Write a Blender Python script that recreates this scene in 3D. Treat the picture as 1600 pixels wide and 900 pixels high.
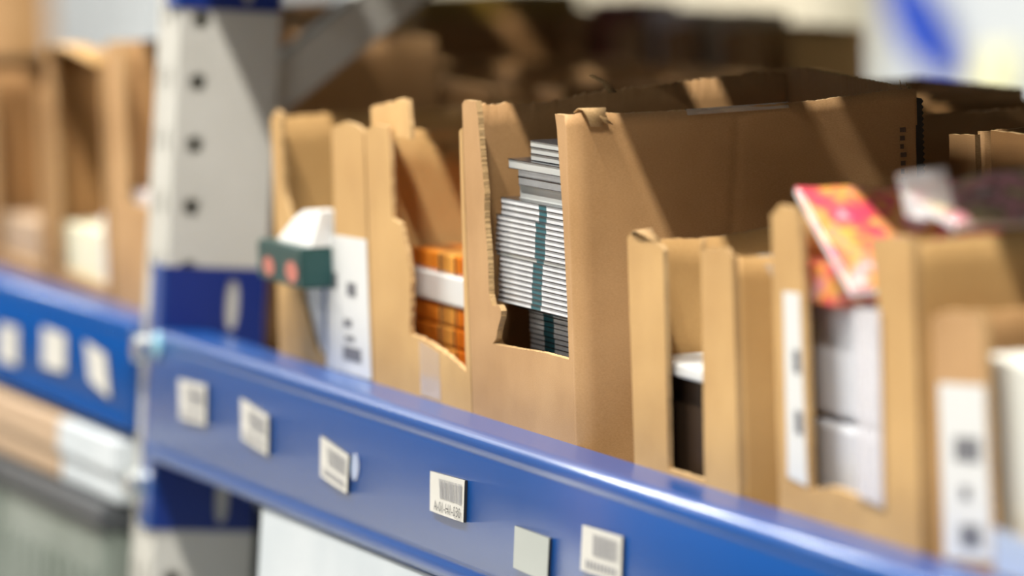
import bpy, bmesh, math, random
from mathutils import Vector, Matrix
for o in list(bpy.data.objects): bpy.data.objects.remove(o, do_unlink=True)
SC = bpy.context.scene
COL = SC.collection

# ------------------------------------------------------------------ camera
# world axes: X along the racking (towards the viewer), Y into the rack, Z up. Origin: top front edge of the blue beam.
cd = bpy.data.cameras.new('camera'); cam = bpy.data.objects.new('camera', cd); COL.objects.link(cam)
nx = Vector((-2950, 705, -8889)).normalized(); ax = -nx
az = Vector((.035, 1, 0)); az = (az - az.dot(ax)*ax).normalized(); ay = az.cross(ax)
R3 = Matrix((ax, ay, az))
cpos = R3 @ (-(Vector((705-800, 450-663, -8889))/8889)*4.30)
cam.matrix_world = Matrix.Translation(cpos) @ R3.to_4x4()
cd.sensor_width = 36; cd.lens = 8889/1600*36; cd.clip_start = .05; cd.clip_end = 100
cd.dof.use_dof = True; cd.dof.focus_distance = 4.235; cd.dof.aperture_fstop = 2.9; cd.dof.aperture_blades = 9
SC.camera = cam

# ------------------------------------------------------------------ world, exposure, light
w = bpy.data.worlds.new('world'); SC.world = w; w.use_nodes = True
bg = w.node_tree.nodes['Background']; bg.inputs[0].default_value = (.92, .96, 1, 1); bg.inputs[1].default_value = .15
SC.view_settings.view_transform = 'Standard'; SC.view_settings.look = 'None'
SC.view_settings.gamma = 1; SC.view_settings.use_curve_mapping = False; SC.view_settings.exposure = -0.08
LAMP_W = 122; LAMP_W_BACK = 52; LAMP_W_FAR = 48
LAMPS_FRONT = [(-10.2+i*2.1, -1.15, 2.6) for i in range(7)]
LAMPS_FAR = [(-7.5, -3.9, 2.6), (-3.0, -3.9, 2.6), (2.6, -3.9, 2.6)]
LAMPS_BACK = [(-13.5+i*3.0, 1.75, 2.6) for i in range(5)]

# ------------------------------------------------------------------ materials
def mat(name, col, rough=.6, metal=0, coat=0, spec=.5, emit=None):
    m = bpy.data.materials.new(name); m.use_nodes = True
    b = m.node_tree.nodes['Principled BSDF']
    b.inputs['Base Color'].default_value = (*col, 1); b.inputs['Roughness'].default_value = rough
    b.inputs['Metallic'].default_value = metal; b.inputs['Coat Weight'].default_value = coat
    b.inputs['Coat Roughness'].default_value = .08; b.inputs['Specular IOR Level'].default_value = spec
    if emit: b.inputs['Emission Color'].default_value = (*emit[0], 1); b.inputs['Emission Strength'].default_value = emit[1]
    return m
def N(m, t): return m.node_tree.nodes.new(t)
def L(m, a, b): m.node_tree.links.new(a, b)
def cardboard(name, c1, c2, flute=True, rough=.72):
    m = mat(name, c1, rough, spec=.35); b = m.node_tree.nodes['Principled BSDF']
    tc = N(m, 'ShaderNodeTexCoord')
    mp = N(m, 'ShaderNodeMapping'); mp.inputs['Scale'].default_value = (140, 140, 420); L(m, tc.outputs['Object'], mp.inputs[0])
    n1 = N(m, 'ShaderNodeTexNoise'); n1.inputs['Scale'].default_value = 9; n1.inputs['Detail'].default_value = 5; L(m, tc.outputs['Object'], n1.inputs[0])
    n2 = N(m, 'ShaderNodeTexNoise'); n2.inputs['Scale'].default_value = 4; n2.inputs['Detail'].default_value = 6; n2.inputs['Roughness'].default_value = .7
    L(m, mp.outputs[0], n2.inputs[0])
    ad = N(m, 'ShaderNodeMath'); ad.operation = 'MULTIPLY_ADD'; ad.inputs[1].default_value = .45; L(m, n2.outputs[0], ad.inputs[0])
    sc = N(m, 'ShaderNodeMath'); sc.operation = 'MULTIPLY'; sc.inputs[1].default_value = .55; L(m, n1.outputs[0], sc.inputs[0]); L(m, sc.outputs[0], ad.inputs[2])
    cr = N(m, 'ShaderNodeValToRGB'); cr.color_ramp.elements[0].position = .38; cr.color_ramp.elements[1].position = .62
    cr.color_ramp.elements[0].color = (*c2, 1); cr.color_ramp.elements[1].color = (*c1, 1)
    L(m, ad.outputs[0], cr.inputs[0]); L(m, cr.outputs[0], b.inputs['Base Color'])
    bp = N(m, 'ShaderNodeBump'); bp.inputs['Strength'].default_value = .35; bp.inputs['Distance'].default_value = .0006
    L(m, n2.outputs[0], bp.inputs['Height'])
    if flute:
        n3 = N(m, 'ShaderNodeTexNoise'); n3.inputs['Scale'].default_value = 11; n3.inputs['Detail'].default_value = 2; L(m, tc.outputs['Object'], n3.inputs[0])
        b2 = N(m, 'ShaderNodeBump'); b2.inputs['Strength'].default_value = .35; b2.inputs['Distance'].default_value = .006
        L(m, n3.outputs[0], b2.inputs['Height']); L(m, b2.outputs[0], bp.inputs['Normal'])
    L(m, bp.outputs[0], b.inputs['Normal'])
    return m
KRAFT = cardboard('kraft_board', (.54, .320, .142), (.39, .212, .080))
KRAFT2 = cardboard('golden_kraft_board', (.62, .385, .150), (.47, .270, .095))
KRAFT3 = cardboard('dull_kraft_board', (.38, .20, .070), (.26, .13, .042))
TORN = cardboard('torn_board_edge', (.62, .42, .20), (.30, .175, .07), False, .9)
def noisy(name, c1, c2, scale, rough=.5, **k):
    m = mat(name, c1, rough, **k); b = m.node_tree.nodes['Principled BSDF']
    tc = N(m, 'ShaderNodeTexCoord'); n = N(m, 'ShaderNodeTexNoise'); n.inputs['Scale'].default_value = scale; n.inputs['Detail'].default_value = 4
    L(m, tc.outputs['Object'], n.inputs[0]); cr = N(m, 'ShaderNodeValToRGB')
    cr.color_ramp.elements[0].position = .35; cr.color_ramp.elements[1].position = .65
    cr.color_ramp.elements[0].color = (*c1, 1); cr.color_ramp.elements[1].color = (*c2, 1)
    L(m, n.outputs[0], cr.inputs[0]); L(m, cr.outputs[0], b.inputs['Base Color']); return m
def blue_paint():
    m = mat('blue_enamel', (.001, .068, .295), .34, coat=.5, spec=.4); b = m.node_tree.nodes['Principled BSDF']
    b.inputs['Coat Roughness'].default_value = .20
    tc = N(m, 'ShaderNodeTexCoord'); n = N(m, 'ShaderNodeTexNoise'); n.inputs['Scale'].default_value = 700; n.inputs['Detail'].default_value = 2
    L(m, tc.outputs['Object'], n.inputs[0]); bp = N(m, 'ShaderNodeBump'); bp.inputs['Strength'].default_value = .08; bp.inputs['Distance'].default_value = .0004
    L(m, n.outputs[0], bp.inputs['Height']); L(m, bp.outputs[0], b.inputs['Normal'])
    n2 = N(m, 'ShaderNodeTexNoise'); n2.inputs['Scale'].default_value = 900; L(m, tc.outputs['Object'], n2.inputs[0])
    cr = N(m, 'ShaderNodeValToRGB'); cr.color_ramp.elements[0].position = .76; cr.color_ramp.elements[1].position = .80
    cr.color_ramp.elements[0].color = (.001, .066, .285, 1); cr.color_ramp.elements[1].color = (.25, .38, .6, 1)
    L(m, n2.outputs[0], cr.inputs[0]); L(m, cr.outputs[0], b.inputs['Base Color']); return m
BLUE = blue_paint()
BLUE_SHADED = mat('shaded_blue_enamel', (.001, .020, .17), .42, coat=.15)  # the same enamel with the connector side's shade put into the colour
GREY = noisy('grey_painted_steel', (.50, .49, .44), (.55, .54, .49), 12, .45)
GALV = noisy('galvanised_steel', (.62, .66, .64), (.74, .77, .75), 60, .28, metal=.85)
DECK = noisy('grey_deck_steel', (.26, .26, .25), (.32, .32, .31), 8, .5, metal=.3)
WHITE = mat('white_label_paper', (.72, .72, .69), .55)
LBL = mat('beam_label_paper', (.62, .61, .56), .4)
LBLB = mat('bare_label_back', (.42, .45, .42), .35)
BLACK = mat('black_magnet', (.012, .012, .013), .5)
INK = mat('black_print', (.09, .09, .09), .5)
INKB = mat('soft_black_print', (.16, .16, .17), .5)
INKG = mat('grey_print', (.31, .31, .32), .5)
PAGE = noisy('page_edges', (.74, .75, .76), (.86, .87, .88), 40, .3)
COVER = mat('charcoal_cover', (.02, .024, .03), .25, coat=.3)
TEAL = mat('teal_print', (.02, .13, .16), .3)
SILV = mat('silver_grey_cover', (.55, .57, .55), .22, coat=.5)
ORANGE = None
def band_mat(name, cols, scale, axis=0, rough=.3, coat=.4, dist=1.5, other=2):
    m = mat(name, cols[0], rough, coat=coat); b = m.node_tree.nodes['Principled BSDF']
    tc = N(m, 'ShaderNodeTexCoord'); mp = N(m, 'ShaderNodeMapping'); s = [other]*3; s[axis] = scale; mp.inputs['Scale'].default_value = s
    L(m, tc.outputs['Object'], mp.inputs[0]); n = N(m, 'ShaderNodeTexNoise'); n.inputs['Scale'].default_value = 1; n.inputs['Detail'].default_value = dist
    L(m, mp.outputs[0], n.inputs[0]); cr = N(m, 'ShaderNodeValToRGB'); e = cr.color_ramp.elements
    while len(e) < len(cols): e.new(.5)
    for i, c in enumerate(cols): e[i].position = .30+.4*i/(len(cols)-1); e[i].color = (*c, 1)
    L(m, n.outputs[0], cr.inputs[0]); L(m, cr.outputs[0], b.inputs['Base Color']); return m
ORANGE = band_mat('amber_packet_shading', [(.10, .015, .003), (.62, .15, .01), (.90, .27, .02), (1.0, .50, .10), (.25, .04, .005)], 17)  # amber wrapper; the dark bands paint in the shade on the packets
REDMAG = band_mat('red_yellow_cover_print', [(.90, .70, .66), (.80, .05, .14), (.85, .12, .12), (.92, .45, .08), (.85, .25, .25), (.90, .66, .62)], 38, 1, .2, .6, 3, 38)
PINKMAG = band_mat('pink_dark_cover_print', [(.75, .62, .60), (.22, .12, .10), (.80, .32, .38), (.30, .20, .12), (.70, .55, .25), (.8, .7, .68)], 34, 1, .2, .6, 3, 34)
PGREEN = mat('dark_green_packet', (.012, .06, .058), .35)
SALMON = mat('salmon_print', (.52, .17, .13), .4)
NAVY = mat('blue_card', (.01, .10, .28), .4)
CREAM = mat('cream_packet', (.80, .76, .55), .5)
PINKW = mat('pinkish_white_packet', (.75, .68, .66), .5)
PEACH = mat('peach_carton', (.46, .32, .20), .6)
WHITEC = noisy('white_carton', (.50, .55, .58), (.60, .64, .66), 5, .5)
GREEN_GREY = noisy('grey_green_plastic', (.16, .19, .16), (.25, .28, .25), 6, .45)
TAPE = mat('clear_tape', (.75, .68, .58), .12, coat=1); TAPE.node_tree.nodes['Principled BSDF'].inputs['Alpha'].default_value = .45
FILM = mat('clear_film', (.85, .82, .84), .25, coat=.6); FILM.node_tree.nodes['Principled BSDF'].inputs['Alpha'].default_value = .55
CONC = noisy('concrete', (.46, .46, .44), (.54, .54, .51), 3, .6)
PALE = noisy('pale_wall_paint', (.66, .66, .60), (.70, .70, .65), .8, .7)
LOGO_B = mat('blue_ink_patch', (.0, .05, .45), .4)
YPALE = mat('pale_yellow_patch', (.82, .82, .52), .5)
TUBE = mat('lamp_tube_glow', (.9, .9, .9), .3, emit=((1, .96, .9), 9))

# ------------------------------------------------------------------ builders
def link(name, bm, mats, parent=None, smooth=False, kind=None):
    me = bpy.data.meshes.new(name); bm.normal_update(); bm.to_mesh(me); bm.free()
    for m in (mats if isinstance(mats, (list, tuple)) else [mats]): me.materials.append(m)
    if smooth:
        for p in me.polygons: p.use_smooth = True
    o = bpy.data.objects.new(name, me); COL.objects.link(o)
    if parent: o.parent = parent
    if kind: o['kind'] = kind
    return o
def tag(o, label, cat, group=None):
    o['label'] = label; o['category'] = cat
    if group: o['group'] = group
    return o
def thing(name, label, cat, loc=(0, 0, 0), rot=(0, 0, 0), group=None):
    o = bpy.data.objects.new(name, None); COL.objects.link(o); o.location = loc; o.rotation_euler = rot; o.empty_display_size = .05
    return tag(o, label, cat, group)
def box(bm, a, b, mi=0, bev=0):
    vs = [bm.verts.new((x, y, z)) for x in (a[0], b[0]) for y in (a[1], b[1]) for z in (a[2], b[2])]
    fs = [bm.faces.new([vs[i] for i in q]) for q in ((0, 1, 3, 2), (4, 6, 7, 5), (0, 4, 5, 1), (2, 3, 7, 6), (0, 2, 6, 4), (1, 5, 7, 3))]
    for f in fs: f.material_index = mi
    if bev:
        bmesh.ops.bevel(bm, geom=list({e for f in fs for e in f.edges}), offset=bev, segments=2, affect='EDGES', profile=.5)
    return fs
def boxobj(name, a, b, m, parent=None, bev=.001, **k):
    bm = bmesh.new(); box(bm, a, b, 0, bev); return link(name, bm, m, parent, **k)
LIFT = .035
def rag(pts, amp, seed, rough=None, step=.006, keep_bottom=True):
    rnd = random.Random(seed); out = []; n = len(pts)
    for i in range(n):
        p, q = Vector(pts[i]), Vector(pts[(i+1) % n]); out.append(tuple(p)); d = (q-p).length
        if keep_bottom and min(p.y, q.y) < .001 and max(p.y, q.y) and q.y < .012: continue
        a = amp*(3.0 if rough and i in rough else 1); k = int(d/(step*(.5 if rough and i in rough else 1)))
        nv = Vector((-(q-p).y, (q-p).x)).normalized() if d else Vector((0, 0))
        for j in range(1, k):
            out.append(tuple(p.lerp(q, (j+rnd.uniform(-.25, .25))/k)+nv*rnd.uniform(-a, a)))
    return out
def prism(bm, pts, f0, f1, mi=0, rim=1):
    """outline pts (u,h) -> f0/f1 map to 3D at either side of the board"""
    a = [bm.verts.new(f0(*p)) for p in pts]; b = [bm.verts.new(f1(*p)) for p in pts]
    bm.faces.new(a).material_index = mi; bm.faces.new(b[::-1]).material_index = mi
    n = len(pts)
    for i in range(n): bm.faces.new((a[i], b[i], b[(i+1) % n], a[(i+1) % n])).material_index = rim
def sheet(bm, path, hi, lo=None, rows=8, t=.004, warp=None, mi=0, rim=1):
    """board standing on a plan path of (x,v) points; hi(s)/lo(s) give its edges along the path"""
    n = len(path); S = [0]
    for i in range(1, n): S.append(S[-1]+(Vector(path[i])-Vector(path[i-1])).length)
    F, B = [], []
    for i, p in enumerate(path):
        q0, q1 = Vector(path[max(0, i-1)]), Vector(path[min(n-1, i+1)]); d = (q1-q0).normalized(); nr = Vector((d.y, -d.x))
        h1, h0 = hi(S[i]), (lo(S[i]) if lo else -LIFT); fr, bk = [], []
        for r in range(rows+1):
            h = h0+(h1-h0)*r/rows; wv = warp(S[i], h) if warp else 0
            fr.append(bm.verts.new((p[0]+nr.x*wv, p[1]+nr.y*wv, h))); bk.append(bm.verts.new((p[0]+nr.x*(wv-t), p[1]+nr.y*(wv-t), h)))
        F.append(fr); B.append(bk)
    for i in range(n-1):
        for r in range(rows):
            f = bm.faces.new((F[i][r], F[i+1][r], F[i+1][r+1], F[i][r+1])); f.material_index = mi; f.smooth = True
            f = bm.faces.new((B[i][r], B[i][r+1], B[i+1][r+1], B[i+1][r])); f.material_index = mi; f.smooth = True
        bm.faces.new((F[i][rows], F[i+1][rows], B[i+1][rows], B[i][rows])).material_index = rim
        bm.faces.new((F[i][0], B[i][0], B[i+1][0], F[i+1][0])).material_index = rim
    for i in (0, n-1):
        for r in range(rows):
            vs = (F[i][r], F[i][r+1], B[i][r+1], B[i][r]); bm.faces.new(vs if i == 0 else vs[::-1]).material_index = rim
def interp(tab):
    def f(s):
        if s <= tab[0][0]: return tab[0][1]
        for (a, b), (c, d) in zip(tab, tab[1:]):
            if s <= c: return b+(d-b)*(s-a)/(c-a)
        return tab[-1][1]
    return f
def ragged(f, amp, seed):
    rnd = random.Random(seed); ph = [rnd.uniform(0, 6) for _ in range(4)]
    return lambda s: f(s)+amp*(math.sin(s*310+ph[0])*.5+math.sin(s*760+ph[1])*.6+math.sin(s*1500+ph[2])*.6)+amp*rnd.uniform(-.6, .6)
def line(p, q, n): return [(p[0]+(q[0]-p[0])*i/n, p[1]+(q[1]-p[1])*i/n) for i in range(n+1)]
T = math.radians(5.4); Y0 = .05
def on_shelf(x, v=0, z=0):          # a point on the sloping shelf panel
    return (x, Y0+v*math.cos(T), z+v*math.sin(T))
def shelf_thing(name, label, cat, x, v=0, group=None, dw=0):
    return thing(name, label, cat, (x, Y0+v*math.cos(T)-dw*math.sin(T), v*math.sin(T)+dw*math.cos(T)), (T, 0, 0), group)
TH = .004
def carton(label, x0, x1, h, depth, front, v=0, m=KRAFT, seed=1, rough=None, left=None, right=None, back=None, cat='box', group=None, warp=.0012, corner=.004, dw=0, amp=.0004, name='cardboard_box'):
    """open display carton; front is an outline in (x, height) relative to the world x of the shelf"""
    W = x1-x0; t = shelf_thing(name, label, cat, x0, v, group, dw)
    bm = bmesh.new(); pts = rag([(p[0]-x0, p[1] if p[1] > 0 else -LIFT) for p in front], amp, seed, rough)
    pts = [(min(max(a, 0), W), b) for a, b in pts]
    prism(bm, pts, lambda u, q: (u, 0, q), lambda u, q: (u, TH, q)); link('front_panel', bm, [m, TORN], t)
    rnd = random.Random(seed*7+1)
    def wf(k): 
        a, b = rnd.uniform(0, 6), rnd.uniform(0, 6)
        return lambda s, q: k*(math.sin(s*21+a)*math.sin(q*17+b)+.5*math.sin(s*47+b)*math.sin(q*31+a))*min(1, s*25)
    H = interp([(0, h), (1, h)])
    bm = bmesh.new(); sheet(bm, line((W-.0002, TH+.0002), (W-.0002, depth), 60), ragged(right or H, amp, seed+2), warp=wf(warp), rows=12); link('side_panel', bm, [m, TORN], t)
    bm = bmesh.new(); sheet(bm, line((TH, TH+.0002), (TH, depth), 60), ragged(left or H, amp*1.6, seed+3), warp=wf(warp), rows=10); link('side_panel', bm, [m, TORN], t)
    bm = bmesh.new(); sheet(bm, line((TH+.0002, depth-TH), (W-TH-.0004, depth-TH), 40), ragged(back or H, amp*1.6, seed+4)); link('back_panel', bm, [m, TORN], t)
    boxobj('base_panel', (TH+.0002, TH+.0002, .0002-LIFT), (W-TH-.001, depth-TH-.001, .003-LIFT), m, t, 0)
    return t
def window_front(x0, x1, h, ls, rs, sill, skew=0):
    return [(x0, h), (x0+ls, h), (x0+ls+skew, sill), (x1-rs, sill-.004), (x1-rs, h-.004), (x1, h-.002), (x1, 0), (x0, 0)]
def patch(bm, quad, y, nu=8, nv=4, bulge=0, mi=0, sub=(0, 1, 0, 1)):
    """sheet over a quad of (x,z) corners: TL, TR, BR, BL"""
    tl, tr, br, bl = [Vector(q) for q in quad]
    def P(s, r):
        s = sub[0]+(sub[1]-sub[0])*s; r = sub[2]+(sub[3]-sub[2])*r
        p = tl.lerp(tr, s).lerp(bl.lerp(br, s), r)
        return (p.x, y-bulge*math.sin(s*math.pi)*(.4+.6*math.cos(r*5)), p.y)
    g = [[bm.verts.new(P(i/nu, j/nv)) for j in range(nv+1)] for i in range(nu+1)]
    for i in range(nu):
        for j in range(nv):
            f = bm.faces.new((g[i][j], g[i][j+1], g[i+1][j+1], g[i+1][j])); f.material_index = mi; f.smooth = True
def slab(bm, quad, y0, y1, mi=0):
    a = [bm.verts.new((q[0], y0, q[1])) for q in quad]; b = [bm.verts.new((q[0], y1, q[1])) for q in quad]
    bm.faces.new(a[::-1]).material_index = mi; bm.faces.new(b).material_index = mi
    for i in range(4): bm.faces.new((a[i], a[(i+1) % 4], b[(i+1) % 4], b[i])).material_index = mi
def text_mesh(bm, s, quad, y, s0, s1, r0, r1, squash=1):
    cu = bpy.data.curves.new('t', 'FONT'); cu.body = s; cu.resolution_u = 2
    ob = bpy.data.objects.new('t', cu); COL.objects.link(ob); bpy.context.view_layer.update()
    me = ob.evaluated_get(bpy.context.evaluated_depsgraph_get()).to_mesh()
    xs = [v.co.x for v in me.vertices]; ys = [v.co.y for v in me.vertices]
    tl, tr, br, bl = [Vector(q) for q in quad]; nv = []
    for v in me.vertices:
        a = s0+(s1-s0)*(v.co.x-min(xs))/(max(xs)-min(xs)); r = r1+(r0-r1)*(v.co.y-min(ys))/(max(ys)-min(ys))
        p = tl.lerp(tr, a).lerp(bl.lerp(br, a), r); nv.append(bm.verts.new((p.x, y, p.y)))
    for f in me.polygons:
        try: bm.faces.new([nv[i] for i in f.vertices])
        except ValueError: pass
    ob.to_mesh_clear(); bpy.data.objects.remove(ob, do_unlink=True); bpy.data.curves.remove(cu)

def copyt(root, loc, label):
    r = root.copy(); COL.objects.link(r); r.location = loc; r['label'] = label
    for ch in list(root.children):
        c = ch.copy(); COL.objects.link(c); c.parent = r
    return r
# ================================================================== the room
FZ = -1.25
boxobj('floor', (-30, -8, FZ-.1), (12, 9, FZ), CONC, bev=0, kind='structure')
boxobj('wall_back', (-30, 7.0, FZ), (12, 7.2, 4.2), PALE, bev=0, kind='structure')
boxobj('wall_end', (-30.2, -8, FZ), (-30, 9, 4.2), PALE, bev=0, kind='structure')
def lamp(p, label, watts):
    t = thing('ceiling_lamp', label, 'lamp', p, group='tube lamps over the aisles')
    boxobj('housing', (-.62, -.06, .03), (.62, .06, .08), GREY, t, .004)
    bm = bmesh.new(); bmesh.ops.create_cone(bm, cap_ends=True, segments=12, radius1=.014, radius2=.014, depth=1.18, matrix=Matrix.Rotation(math.pi/2, 4, 'Y'))
    link('tube', bm, TUBE, t)
    for s in (-.55, .55): boxobj('hanger', (s-.003, -.003, .08), (s+.003, .003, 1.5), GALV, t, 0)
    ld = bpy.data.lights.new('tube_light', 'AREA'); ld.shape = 'RECTANGLE'; ld.size = 1.2; ld.size_y = .10; ld.energy = watts; ld.color = (1, .955, .89)
    lo = bpy.data.objects.new('tube_light', ld); COL.objects.link(lo); lo.parent = t; lo.location = (0, 0, -.03)
for p in LAMPS_FRONT: lamp(p, 'long tube lamp hanging over the aisle in front of the rack', LAMP_W)
for p in LAMPS_FAR: lamp(p, 'long tube lamp hanging farther off across the front aisle', LAMP_W_FAR)
for p in LAMPS_BACK: lamp(p, 'long tube lamp hanging over the aisle behind the rack', LAMP_W_BACK)

# ================================================================== racking
def beam_profile(h):
    r = .0110; pts = [(.05, 0), (r, 0)]
    for i in range(1, 7): a = math.pi/2*i/6; pts.append((r-r*math.sin(a), -r+r*math.cos(a)))
    pts += [(.0000, -.0135), (.0009, -.0155), (.0009, -.0175), (0, -.0195), (0, -h+.020), (.0012, -h+.018), (.0012, -h+.0145), (-.0006, -h+.012), (-.0006, -h+.006)]
    for i in range(1, 5): a = math.pi/2*i/4; pts.append((-.0006+.006-.006*math.cos(a), -h+.006-.006*math.sin(a)))
    pts += [(.05, -h)]
    return pts
def beam(label, x0, x1, z, h):
    t = thing('shelf_beam', label, 'beam', (x0, 0, z))
    bm = bmesh.new(); pr = beam_profile(h); n = len(pr)
    a = [bm.verts.new((0, p[0], p[1])) for p in pr]; b = [bm.verts.new((x1-x0, p[0], p[1])) for p in pr]
    for i in range(n):
        f = bm.faces.new((a[i], a[(i+1) % n], b[(i+1) % n], b[i])); f.smooth = i < n-1 and i > 0
    bm.faces.new(a[::-1]); bm.faces.new(b); bmesh.ops.recalc_face_normals(bm, faces=bm.faces)
    link('beam_rail', bm, BLUE, t); return t
UX0, UX1 = -.963, -.889
B1 = beam('long glossy blue steel beam along the shelf front, right of the grey upright', UX1+.0035, 1.7, 0, .119)
B0 = beam('blurred blue steel beam left of the grey upright', -3.7, UX0-.003, 0, .102)
beam('blue steel beam of the shelf above the open boxes', UX1+.0035, 1.7, .475, .112)
beam('blue steel beam of the upper shelf left of the upright', -3.7, UX0-.003, .475, .112)
beam('blue steel beam of the bottom shelf', UX1+.0035, 1.7, -.475, .112)
beam('blue steel beam of the bottom shelf left of the upright', -3.7, UX0-.003, -.475, .112)
# small clip on the beam end
bm = bmesh.new(); bmesh.ops.create_uvsphere(bm, u_segments=16, v_segments=8, radius=.012, matrix=Matrix.Translation((.022, -.001, -.013)) @ Matrix.Diagonal((1, .35, 1, 1)))
link('end_clip', bm, mat('pale_blue_plastic', (.25, .5, .62), .3), B1, True)

def cells(bm, rows, u0, u1, uc, rx, rz, f, th, seg=20):
    """plate strip u0..u1 with one oval hole in the middle of every row (h0,h1); f(u,h,depth) -> 3D"""
    for h0, h1 in rows:
        hc = (h0+h1)/2; out, inn = [], []
        for k in range(seg):
            a = 2*math.pi*(k+.5)/seg; c, q = math.cos(a), math.sin(a)
            m = min((u1-uc if c > 0 else uc-u0)/abs(c), (h1-h0)/2/abs(q)); out.append((uc+c*m, hc+q*m))
            e = 1/((abs(c)/rx)**3+(abs(q)/rz)**3)**(1/3); inn.append((uc+c*e, hc+q*e))
        V = [[bm.verts.new(f(*p, d)) for p in L_] for L_ in (out, inn) for d in (0, th)]
        oo, ob, ii, ib = V
        for k in range(seg):
            j = (k+1) % seg
            bm.faces.new((oo[k], oo[j], ii[j], ii[k])); bm.faces.new((ob[k], ib[k], ib[j], ob[j])); bm.faces.new((ii[k], ii[j], ib[j], ib[k]))
        for cu, sgn in ((u0, -1), (u1, 1)):      # fill the corners
            for ch in (h0, h1):
                near = sorted(range(seg), key=lambda k: (out[k][0]-cu)**2+(out[k][1]-ch)**2)
                on_s = [k for k in near if abs(out[k][0]-cu) < 1e-7][:1]; on_h = [k for k in near if abs(out[k][1]-ch) < 1e-7][:1]
                if on_s and on_h:
                    for W_, d in ((oo, 0), (ob, th)): bm.faces.new((W_[on_s[0]], W_[on_h[0]], bm.verts.new(f(cu, ch, d))))
def plate(bm, u0, u1, h0, h1, f, th):
    v = [bm.verts.new(f(u, h, d)) for d in (0, th) for u, h in ((u0, h0), (u1, h0), (u1, h1), (u0, h1))]
    for q in ((0, 1, 2, 3), (4, 5, 6, 7), (0, 1, 5, 4), (1, 2, 6, 5), (2, 3, 7, 6), (3, 0, 4, 7)): bm.faces.new([v[i] for i in q])
def upright(label, x0, x1, y0, y1, flip=False):
    t = thing('rack_upright', label, 'upright', (x0, y0, FZ))
    W = x1-x0; D = y1-y0; Ht = 2.6; th = .002; P = .0565; first = (-FZ+.224) % P-P/2+P
    rows = [(first+P*k, first+P*(k+1)) for k in range(int((Ht-first)/P))]; top = rows[-1][1]; r = .004
    Y = (lambda y: D-y) if flip else (lambda y: y)
    bm = bmesh.new()
    side = lambda u, h, d: (W-d, Y(u), h); oth = lambda u, h, d: (d, Y(u), h); fr = lambda u, h, d: (u, Y(d), h)
    cells(bm, rows, .006, .036, .021, .0078, .0078, side, th)
    plate(bm, .036, D, first, top, side, th); plate(bm, r, .006, first, top, side, th)
    plate(bm, r, D, 0, Ht, oth, th)
    for sl, (a, b) in ((.018, (r, .034)), (W-.020, (.034, W-r))): cells(bm, rows, a, b, sl, .0055, .013, fr, th)
    plate(bm, W-.014, W-th, 0, Ht, lambda u, h, d: (u, Y(D-d), h), th)
    plate(bm, r, W-r, 0, first, fr, th); plate(bm, r, D, 0, first, side, th); plate(bm, r, W-r, top, Ht, fr, th); plate(bm, r, D, top, Ht, side, th)
    for cx, s_ in ((W-r, 1), (r, -1)):           # rounded front corners
        for k in range(4):
            a0, a1 = math.pi/2*k/4, math.pi/2*(k+1)/4
            q = [(cx+s_*r*math.sin(a), Y(r-r*math.cos(a))) for a in (a0, a1)]
            bm.faces.new([bm.verts.new(c) for c in ((*q[0], 0), (*q[1], 0), (*q[1], Ht), (*q[0], Ht))]).smooth = True
    bmesh.ops.remove_doubles(bm, verts=bm.verts, dist=1e-5)
    link('post', bm, GREY, t)
    boxobj('foot_plate', (-.02, -.02, 0), (W+.02, D+.02, .004), GREY, t, 0)
    return t
U = upright('grey perforated steel upright between the two blue beams', UX0, UX1, .010, .105)
upright('grey steel post at the back of the rack', UX0, UX1, 1.0, 1.095, True)
upright('grey perforated steel upright at the far end of the left beam', -3.78, -3.706, .010, .105)
def connector(label, z0, z1, xs=UX1):
    t = thing('beam_connector', label, 'bracket', (xs, 0, z0)); h = z1-z0; bm = bmesh.new()
    f = lambda u, q, d: (.0026-d, u, q)
    cells(bm, [(0, .056)], .055, .091, .073, .0060, .022, f, .002); cells(bm, [(h-.066, h)], .055, .091, .073, .0062, .024, f, .002)
    plate(bm, .055, .091, .056, h-.066, f, .002); plate(bm, .006, .055, 0, h, f, .002); plate(bm, .091, .104, 0, h, f, .002)
    link('side_plate', bm, BLUE_SHADED, t)
    boxobj('front_flange', (-.036, .0065, 0), (.003, .0095, h), BLUE, t, .001)
    return t
connector('blue steel connector plate holding the right beam to the grey upright', -.183, .057)
connector('blue connector plate at the top of the frame on the grey upright', .290, .530)
connector('blue connector plate of the bottom shelf beam on the upright', -.66, -.42)
def bolt(z, label):
    t = thing('hex_bolt', label, 'bolt', (-.930, .0095, z))
    bm = bmesh.new(); bmesh.ops.create_cone(bm, cap_ends=True, segments=24, radius1=.0185, radius2=.0175, depth=.003, matrix=Matrix.Translation((0, -.0015, 0)) @ Matrix.Rotation(math.pi/2, 4, 'X'))
    link('washer', bm, GALV, t)
    bm = bmesh.new(); bmesh.ops.create_cone(bm, cap_ends=True, segments=6, radius1=.0135, radius2=.0128, depth=.012, matrix=Matrix.Translation((0, -.009, 0)) @ Matrix.Rotation(math.pi/2, 4, 'X'))
    bmesh.ops.bevel(bm, geom=bm.edges[:], offset=.0012, segments=2, affect='EDGES'); link('bolt_head', bm, GALV, t)
bolt(-.022, 'shiny galvanised bolt head at the beam top, left of the blue connector')
bolt(-.146, 'galvanised bolt head below the left beam, lower of the two on the upright')
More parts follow.
